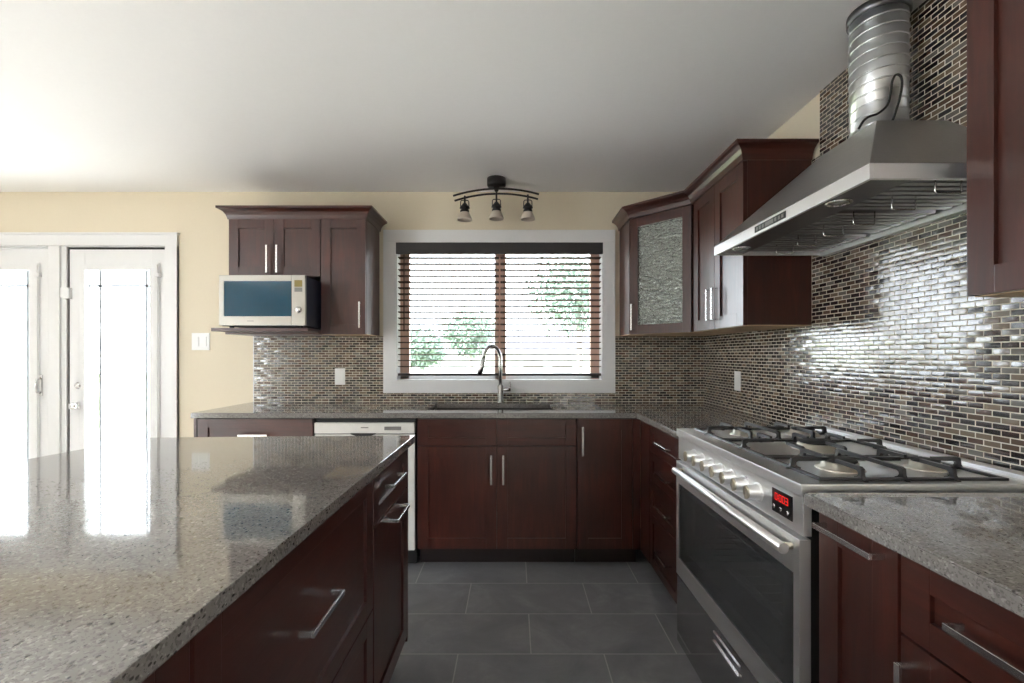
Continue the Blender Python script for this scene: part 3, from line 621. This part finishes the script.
for i in range(7):
    y = 1.866 - i * 0.0815
    if k0 is None:
        k0 = MB().lathe(kp, (0.716, y, 0.848), (-1, 0, 0), 24).build('knob', 'steel', t)
        plabel(MB().lathe([(0.0185, 0.0335), (0.0185, 0.0365), (0.017, 0.0375), (0.001, 0.0375)], (0.716, y, 0.848), (-1, 0, 0), 24).build('knob_face', 'brass', k0), 'brass face of the knob')
        kr = MB().box(0.676, 0.684, y - .004, y + .004, 0.829, 0.867, 0.002).build('knob_grip', 'brass', k0)
        kb = MB().lathe([(0.0285, -.001), (0.0285, 0.003), (0.026, 0.0045), (0.02, 0.0045)], (0.716, y, 0.848), (-1, 0, 0), 24).build('knob_ring', 'steel', k0)
        yk = y
    else:
        c = k0.copy(); C.objects.link(c); c.parent = t; c.location = (0, y - yk, 0)
        for ch in list(k0.children): e = ch.copy(); C.objects.link(e); e.parent = c
mR = frame((0.716, 0, 0), (0, -1, 0))
ds = plabel(MB(mR).box(-1.300, -1.207, 0.822, 0.885, -0.001, 0.0025, 0.0005).build('clock_display', 'black', pn), 'black panel with red clock digits')
SEG = {'0': 'abcdef', '8': 'abcdefg', '3': 'abcdg', '1': 'bc'}
def digit(b, ch, x, z, w, h, n):
    k = 0.0017; mid = z + h / 2
    R = {'a': (x, x + w, z + h - k, z + h), 'd': (x, x + w, z, z + k), 'g': (x, x + w, mid - k / 2, mid + k / 2), 'f': (x, x + k, mid, z + h), 'b': (x + w - k, x + w, mid, z + h),
         'e': (x, x + k, z, mid), 'c': (x + w - k, x + w, z, mid)}
    for s_ in SEG[ch]: b.box(*R[s_], n, n + .0005)
b = MB(mR)
for i, ch in enumerate('0003'): digit(b, ch, -1.285 + i * 0.0152 + (0.004 if i > 0 else 0), 0.856, 0.0115, 0.019, 0.0025)
b.box(-1.2705, -1.2682, 0.861, 0.8635, 0.0025, 0.003); b.box(-1.2705, -1.2682, 0.868, 0.8705, 0.0025, 0.003)
b.build('clock_digits', 'led', ds)
for x in (-1.287, -1.2555, -1.224): MB(mR).lathe([(0.0055, 0.002), (0.0055, 0.005), (0.004, 0.006)], (x, 0.838, 0), (0, 0, 1), 14).build('clock_button', 'nickel', pn)
# oven door
g0, g1, gz0, gz1 = RY0 + .030, RY1 - .030, 0.378, 0.700
b = MB(); X0, X1 = 0.706, 0.735
b.box(X0, X1, RY0 + .004, g0, 0.305, 0.792, 0.002); b.box(X0, X1, g1, RY1 - .004, 0.305, 0.792, 0.002); b.box(X0, X1, g0, g1, 0.305, gz0, 0.001); b.box(X0, X1, g0, g1, gz1, 0.792, 0.001)
d = b.build('oven_door', 'steel', t)
MB().box(0.7075, 0.7135, g0 - .001, g1 + .001, gz0 - .001, gz1 + .001).build('door_glass', 'oven_glass', d)
b = MB(); w = 0.058
b.box(0.715, 0.72, g0, g0 + w, gz0, gz1); b.box(0.715, 0.72, g1 - w, g1, gz0, gz1); b.box(0.715, 0.72, g0 + w, g1 - w, gz0, gz0 + .05); b.box(0.715, 0.72, g0 + w, g1 - w, gz1 - .03, gz1)
b.build('glass_border', 'matte_black', d)
b = MB(); b.tube([(0.678, 1.182, 0.763), (0.678, 1.985, 0.763)], 0.0135, 16)
hd = b.build('handle', 'steel', d)
for y in (1.196, 1.970): MB().tube([(0.677, y, 0.765), (0.7065, y, 0.765)], 0.009, 12).build('handle_bracket', 'brass', hd)
for z in (0.48, 0.60):
    b = MB(); b.tube([(0.765, 1.205, z), (0.765, 2.004, z)], 0.004, 8); b.tube([(0.785, 1.205, z + .008), (0.785, 2.004, z + .008)], 0.003, 8); b.tube([(1.22, 1.205, z), (1.22, 2.004, z)], 0.004, 8)
    for i in range(14): y = 1.23 + i * 0.0577; b.tube([(0.765, y, z), (1.22, y, z)], 0.002, 6)
    b.build('oven_rack', 'chrome', t)
b = MB(); b.box(0.710, 0.735, RY0 + .004, RY1 - .004, 0.012, 0.299, 0.002)
dr = b.build('warming_drawer', 'mirror_steel', t)
b = MB(); b.box(0.706, 0.7105, 1.480, 1.670, 0.262, 0.270, 0.001); b.box(0.7085, 0.7105, 1.480, 1.670, 0.238, 0.262); b.box(0.703, 0.7105, 1.480, 1.670, 0.230, 0.239, 0.001)
b.build('handle', 'chrome', dr)
for y in (RY0 + .04, RY1 - .04):
    MB().lathe([(0.02, 0), (0.02, 0.004), (0.012, 0.006), (0.012, 0.022)], (0.80, y, 0.0005)).build('foot', 'matte_black', t)
# burners
for bx, by, r in ((0.915, 1.320, 0.045), (1.155, 1.320, 0.036), (1.03, 1.5975, 0.058), (0.915, 1.880, 0.036), (1.155, 1.880, 0.045)):
    bu = MB().lathe([(r * 1.35, 0.9308), (r * 1.3, 0.935), (r * 1.02, 0.938), (r * 1.0, 0.950), (r * 0.9, 0.952)], (bx, by, 0)).build('burner', 'burner', t)
    MB().lathe([(r * 0.88, 0.9518), (r * 0.93, 0.954), (r * 0.90, 0.958), (r * 0.3, 0.961)], (bx, by, 0)).build('burner_cap', 'matte_black', bu)
# grates: low frame, flared legs, fingers reaching over the burners
GX0, GX1, GZ, GT = 0.772, 1.252, 0.9315, 0.965
def finger(b, p, d, reach):
    """leg standing on the frame at p and flaring inwards (direction d) to a finger at pot height"""
    p = Vector((p[0], p[1], 0)); d = Vector((d[0], d[1], 0)); s_ = Vector((-d.y, d.x, 0)) * 0.0045
    prof = [(-0.018, GZ), (0.020, GZ), (0.022, GZ + .004), (0.012, GZ + .008), (0.0075, GZ + .014), (0.0085, GZ + .019), (0.014, GZ + .0225), (reach, GT - .010), (reach, GT), (0.004, GT), (-0.004, GT - .004), (-0.0055, GZ + .014), (-0.010, GZ + .006)]
    lo = [b.bm.verts.new((p + d * a - s_) + Vector((0, 0, z))) for a, z in prof]; hi = [b.bm.verts.new((p + d * a + s_) + Vector((0, 0, z))) for a, z in prof]
    b.bm.faces.new(lo); b.bm.faces.new(hi[::-1])
    for i in range(len(prof)): b.bm.faces.new((lo[i], hi[i], hi[(i + 1) % len(prof)], lo[(i + 1) % len(prof)]))
for ga, gb, wok in ((1.188, 1.446, False), (1.456, 1.739, True), (1.749, 2.015, False)):
    b = MB(); h = 0.007; w = 0.012; ym = (ga + gb) / 2
    b.box(GX0, GX1, ga, ga + w, GZ, GZ + h, .001); b.box(GX0, GX1, gb - w, gb, GZ, GZ + h, .001); b.box(GX0, GX0 + w, ga + w, gb - w, GZ, GZ + h, .001); b.box(GX1 - w, GX1, ga + w, gb - w, GZ, GZ + h, .001)
    finger(b, (GX0 + .008, ym), (1, 0), 0.10); finger(b, (GX1 - .008, ym), (-1, 0), 0.075)
    if wok:
        for x in (0.90, 1.03, 1.155): finger(b, (x, ga + .008), (0, 1), 0.085); finger(b, (x, gb - .008), (0, -1), 0.085)
    else:
        for x in (0.885, 0.99, 1.118): finger(b, (x, ga + .008), (0, 1), 0.095 if x != 0.99 else 0.13); finger(b, (x, gb - .008), (0, -1), 0.095 if x != 0.99 else 0.13)
        b.box(0.985, 1.08, ym - .0045, ym + .0045, GT - .010, GT)
    b.build('grate', 'iron', t)

# ------------------------------------------------------------------ range hood
HX, HY0, HY1, HZ0, HZ1, HT = 0.876, 1.158, 2.058, 1.685, 1.724, 1.986
t = thing('range_hood', (1.13, 1.608, HZ0), 'stainless steel range hood of tapered shape over the gas range', 'range hood')
b = MB(); xe = XR - .001
tp = [(1.137, 1.474, HT), (xe, 1.474, HT), (xe, 1.742, HT), (1.137, 1.742, HT)]
m1 = [(HX, HY0, HZ1), (xe, HY0, HZ1), (xe, HY1, HZ1), (HX, HY1, HZ1)]
b.hexa(m1 + tp, 0.003)
b.build('canopy', 'hood_steel', t)
b = MB(); w = 0.012
b.box(HX, HX + w, HY0, HY1, HZ0, HZ1 - .001, 0.001); b.box(HX + w, xe, HY0, HY0 + w, HZ0, HZ1 - .001, 0.001); b.box(HX + w, xe, HY1 - w, HY1, HZ0, HZ1 - .001, 0.001); b.box(xe - .03, xe, HY0 + w, HY1 - w, HZ0 - .006, HZ1 - .001)
lip = b.build('lip', 'steel', t)
MB().box(HX + w, HX + 0.125, HY0 + w, HY1 - w, HZ0 + .006, HZ0 + .012).build('underside_panel', 'steel_dark', t)
MB().box(HX - .0015, HX + .001, 1.514, 1.708, HZ0 + .008, HZ0 + .030).build('control_strip', 'black', lip)
b = MB()
for i in range(9):
    if 3 <= i <= 5: continue
    b.box(HX - .0025, HX - .001, 1.525 + i * .020, 1.537 + i * .020, HZ0 + .013, HZ0 + .025)
b.box(HX - .0025, HX - .001, 1.585, 1.637, HZ0 + .012, HZ0 + .026)
b.build('control_buttons', 'grey', lip)
for y in (1.354, 1.930):
    lm = MB().lathe([(0.034, 0.0065), (0.034, 0.001), (0.027, 0.0), (0.025, 0.004)], (0.935, y, HZ0), (0, 0, 1)).build('lamp', 'chrome', t)
    MB().lathe([(0.025, 0.003), (0.012, 0.0015), (0.001, 0.001)], (0.935, y, HZ0), (0, 0, 1)).build('lamp_lens', 'lens', lm)
FX0, FX1 = HX + 0.125, xe - .03
for k in range(3):
    ya_, yb_ = HY0 + w + k * 0.292, HY0 + w + (k + 1) * 0.292
    b = MB(); MBK = MB().box(FX0, FX1, ya_ + .001, yb_ - .001, HZ0 + .0225, HZ0 + .026)
    n = 8
    for i in range(n):
        y = ya_ + 0.012 + i * (yb_ - ya_ - .024) / n; dy_ = (yb_ - ya_ - .024) / n * 0.62
        b.prism([(y, HZ0 + .010), (y + dy_, HZ0 + .010), (y + dy_ + .003, HZ0 + .022), (y + dy_ - .002, HZ0 + .022), (y + dy_ - .003, HZ0 + .013), (y + .003, HZ0 + .013), (y + .002, HZ0 + .022), (y - .003, HZ0 + .022)], FX0 + .01, FX1 - .01, 0, 'x')
    f = b.build('baffle_filter', 'steel_x', t); MBK.build('baffle_gap_shade', 'matte_black', f)  # black sheet stands in for the shade between the baffles
    for yy in ((1.185, 1.32), (1.47, 1.612), (1.757, 1.90))[k]:
        xx = 1.062
        MB().tube([(xx, yy, HZ0 + .014), (xx, yy, HZ0 - .022), (xx + .002, yy, HZ0 - .026), (xx + .064, yy, HZ0 - .026), (xx + .066, yy, HZ0 - .022), (xx + .066, yy, HZ0 + .014)], 0.0022, 8).build('wire_handle', 'nickel', f)

# duct with spiral seam, and the loose cable
t = thing('exhaust_duct', (1.246, 1.608, HT), 'round galvanised duct rising from the range hood to the ceiling', 'duct')
R = 0.082
b = MB(); b.lathe([(R, HT + .001), (R, ZC - .001)], (1.246, 1.608, 0), (0, 0, 1), 48); b.build('pipe', 'galv', t)
b = MB(); turns = (ZC - HT - .02) / 0.036; N_ = int(turns * 36)
b.tube([(1.246 + (R + .0005) * math.cos(2 * PI * i / 36), 1.608 + (R + .0005) * math.sin(2 * PI * i / 36), HT + .008 + (ZC - HT - .03) * i / N_) for i in range(N_ + 1)], 0.0028, 6)
b.build('spiral_seam', 'galv', t)
MB().lathe([(R + .001, ZC - .03), (R + .008, ZC - .028), (R + .008, ZC - .0012), (R + .001, ZC - .0012)], (1.246, 1.608, 0), (0, 0, 1), 48).build('collar', 'steel_dark', t)
cp = [(1.10, 1.500, 1.972), (1.098, 1.478, 1.985), (1.11, 1.470, 1.995), (1.138, 1.468, 2.005), (1.165, 1.466, 2.03), (1.172, 1.462, 2.07), (1.176, 1.462, 2.10), (1.188, 1.462, 2.122), (1.204, 1.462, 2.115), (1.208, 1.464, 2.085), (1.200, 1.466, 2.04), (1.196, 1.480, 1.998), (1.198, 1.492, 1.9885)]
def smooth(p, k=4):
    p = [Vector(q) for q in p]; out = []
    for i in range(len(p) - 1):
        a, b_, c_, d_ = p[max(i - 1, 0)], p[i], p[i + 1], p[min(i + 2, len(p) - 1)]
        for j in range(k):
            s_ = j / k; out.append(0.5 * ((2 * b_) + (c_ - a) * s_ + (2 * a - 5 * b_ + 4 * c_ - d_) * s_ ** 2 + (3 * b_ - a - 3 * c_ + d_) * s_ ** 3))
    return out + [p[-1]]
tag(MB().tube(smooth(cp), 0.0035, 8).build('power_cable', 'matte_black'), 'loose black cable looping up beside the duct on top of the range hood', 'cable')

# ------------------------------------------------------------------ track light
t = thing('track_light', (-0.117, 3.13, ZC), 'dark bronze ceiling light with curved double bar and three glass spots, above the window', 'ceiling light')
cx, cy = -0.117, 3.128
MB().lathe([(0.062, ZC - .0008), (0.062, ZC - .045), (0.058, ZC - .053), (0.02, ZC - .055), (0.012, ZC - .085)], (cx, cy, 0)).build('canopy', 'bronze', t)
for off in (0, 1):
    pts = []
    for i in range(25):
        a = -1 + 2 * i / 24; pts.append((cx + 0.283 * a + (-.004 if off else 0) * a, cy - 0.022 + 0.044 * off + 0.02 * a, ZC - 0.075 - 0.018 * off - 0.042 * a * a + 0.012 * a))
    MB().tube(pts, 0.0065, 10).build('bar', 'bronze', t)
for a in (-0.74, 0.0, 0.74):
    x, y, zt_ = cx + 0.283 * a, cy + 0.02 * a, ZC - 0.088 - 0.042 * a * a + 0.012 * a
    zb_ = ZC - 0.269 + (-0.012 if a < 0 else 0)
    hd = MB().lathe([(0.006, zt_), (0.006, zb_ + 0.115), (0.012, zb_ + 0.11), (0.024, zb_ + 0.095), (0.032, zb_ + 0.085), (0.034, zb_ + 0.078), (0.026, zb_ + 0.076), (0.024, zb_ + 0.068), (0.030, zb_ + 0.064), (0.030, zb_ + 0.050), (0.02, zb_ + 0.048)], (x, y, 0), (0, 0, 1), 24).build('spot_socket', 'bronze', t)
    b = MB()
    for s_ in (-1, 1): b.tube([(x + s_ * .028, y, zb_ + 0.085), (x + s_ * .027, y, zb_ + .122), (x + s_ * .022, y, zb_ + .130), (x + s_ * .004, y, zb_ + .132)], 0.003, 8)
    b.build('loop', 'bronze', hd)
    b = MB(); b.lathe([(0.026, zb_ + 0.056), (0.034, zb_ + 0.042), (0.043, zb_ + 0.022), (0.048, zb_ + 0.006), (0.048, zb_), (0.045, zb_), (0.040, zb_ + 0.020), (0.031, zb_ + 0.040), (0.024, zb_ + 0.050)], (x, y, 0), (0, 0, 1), 28)
    b.build('shade', 'frosted', hd)

# ------------------------------------------------------------------ window blind
t = thing('window_blind', (-0.104, 3.41, 2.05), 'dark wooden venetian blind lowered with open slats inside the kitchen window', 'blind')
bx0, bx1 = WX0 + .010, WX1 - .010
plabel(MB().box(WX0 + .001, WX1 - .001, YB - .021, YB - .004, 1.973, 2.056, 0.003).build('valance', 'valance', t), 'near-black wooden valance board')
for a, c in ((bx0, -0.110), (-0.098, bx1)):
    MB().box(a, c, YB + .004, YB + .056, 2.005, 2.048).build('headrail', 'matte_black', t)
    b = MB(); z = 1.952
    while z > 1.135:
        f, k, th = z + .0022, z - .0022, .0038
        b.hexa([(a, YB + .006, f), (c, YB + .006, f), (c, YB + .055, k), (a, YB + .055, k), (a, YB + .006, f + th), (c, YB + .006, f + th), (c, YB + .055, k + th), (a, YB + .055, k + th)]); z -= 0.0438
    b.build('slats', 'blind', t)
    MB().box(a - (.0 if a < -.5 else -.002), c, YB + .004, YB + .058, 1.100, 1.118, 0.003).build('bottom_rail', 'valance', t)
    b = MB()
    for x in (a + 0.13, c - 0.13, (c - .012 if a < -.5 else a + .012)):
        for y in (YB + .005, YB + .056): b.tube([(x, y, 1.11), (x, y, 2.01)], 0.0009, 6)
    b.build('ladder_cord', 'cord', t)
MB().tube([(bx0 + 0.045, YB + .001, 2.0), (bx0 + 0.045, YB + .001, 1.42)], 0.004, 8).build('tilt_wand', 'blind', t)

# ------------------------------------------------------------------ switch and outlets
def wall_plate(name, m, x, z, w, h, label, cat, rockers, group=None):
    t = thing(name, m @ Vector((x, z, 0)), label, cat, group)
    MB(m).box(x - w / 2, x + w / 2, z - h / 2, z + h / 2, 0.0003, 0.006, 0.002).build('plate', 'plastic', t)
    for rx in rockers: MB(m).box(x + rx - .017, x + rx + .017, z - .034, z + .034, 0.0055, 0.010, 0.0015).build('rocker' if cat == 'switch' else 'socket', 'plastic', t)
wall_plate('light_switch', frame((0, YB, 0), (1, 0, 0)), -2.253, 1.347, 0.128, 0.124, 'white double rocker light switch on the beige wall beside the garden doors', 'switch', (-.028, .028))
wall_plate('wall_outlet', frame((0, YB - .008, 0), (1, 0, 0)), -1.249, 1.095, 0.072, 0.118, 'white wall outlet on the mosaic under the microwave', 'outlet', (0,), 'outlets on the mosaic')
wall_plate('wall_outlet', frame((XR, 0, 0), (0, -1, 0)), -2.86, 1.092, 0.072, 0.118, 'white wall outlet on the mosaic under the glass corner cabinet', 'outlet', (0,), 'outlets on the mosaic')

# ------------------------------------------------------------------ outdoors
struct(MB().box(-40, 40, YB + T + 0.01, 60, -0.75, -0.55).build('lawn', 'grass'))
struct(MB().box(-9, 2, YB + T + 0.01, 9, -0.5499, -0.16).build('patio', 'concrete'))
struct(MB().box(-40, 40, -40, YN - T - 0.01, -0.40, -0.15).build('terrace', 'concrete'))
import random
def tree(x, y, zg, zc, r, rz, seed, label):
    rnd = random.Random(seed); t = thing('tree', (x, y, zg), label, 'tree', 'trees outside the window')
    MB().tube([(x, y, zg), (x + .06, y, (zg + zc) / 2), (x, y, zc + rz * .4)], [0.09, 0.07, 0.03], 10).build('trunk', 'bark', t)
    b = MB()
    for i in range(4200):
        a, u = rnd.uniform(0, 2 * PI), rnd.uniform(-1, 1); k = rnd.random() ** 0.45; q = math.sqrt(1 - u * u)
        lump = 1 + 0.28 * math.sin(3 * a + seed) * math.cos(4 * u + seed)
        p = Vector((x + r * k * q * math.cos(a) * lump, y + r * k * q * math.sin(a) * lump, zc + rz * k * u * lump))
        s_ = rnd.uniform(.035, .085); d1 = Vector((rnd.gauss(0, 1), rnd.gauss(0, 1), rnd.gauss(0, 1))).normalized(); d2 = d1.orthogonal().normalized()
        b.bm.faces.new([b.bm.verts.new(v) for v in (p - d1 * s_, p + d2 * s_ * .6, p + d1 * s_, p - d2 * s_ * .6)])
    b.build('crown', 'leaf', t)
tree(1.55, 11.5, -0.55, 2.75, 1.25, 1.05, 3, 'full green tree beyond the wider pane of the kitchen window')
tree(-1.6, 16.8, -0.55, 2.05, 1.1, 0.85, 8, 'low green tree beyond the middle of the kitchen window')
tree(-2.9, 14.5, -0.55, 1.45, 0.75, 0.6, 5, 'small bushy tree seen behind the tilt wand of the blind')
t = thing('neighbour_house', (-2.5, 16, -0.55), 'pale house with a grey sloping roof beyond the kitchen window', 'house')
MB().box(-8.5, 4.0, 19.5, 24, -0.549, 1.5).build('wall', 'siding', t)
b = MB(); b.prism([(19.0, 1.3), (24.5, 1.3), (21.75, 2.3)], -9.0, 4.4, 0, 'x'); b.build('roof', 'shingle', t)
for x in (0.4, 1.6): MB().box(x, x + .8, 19.46, 19.51, 0.2, 1.0).build('window', 'grey', t)
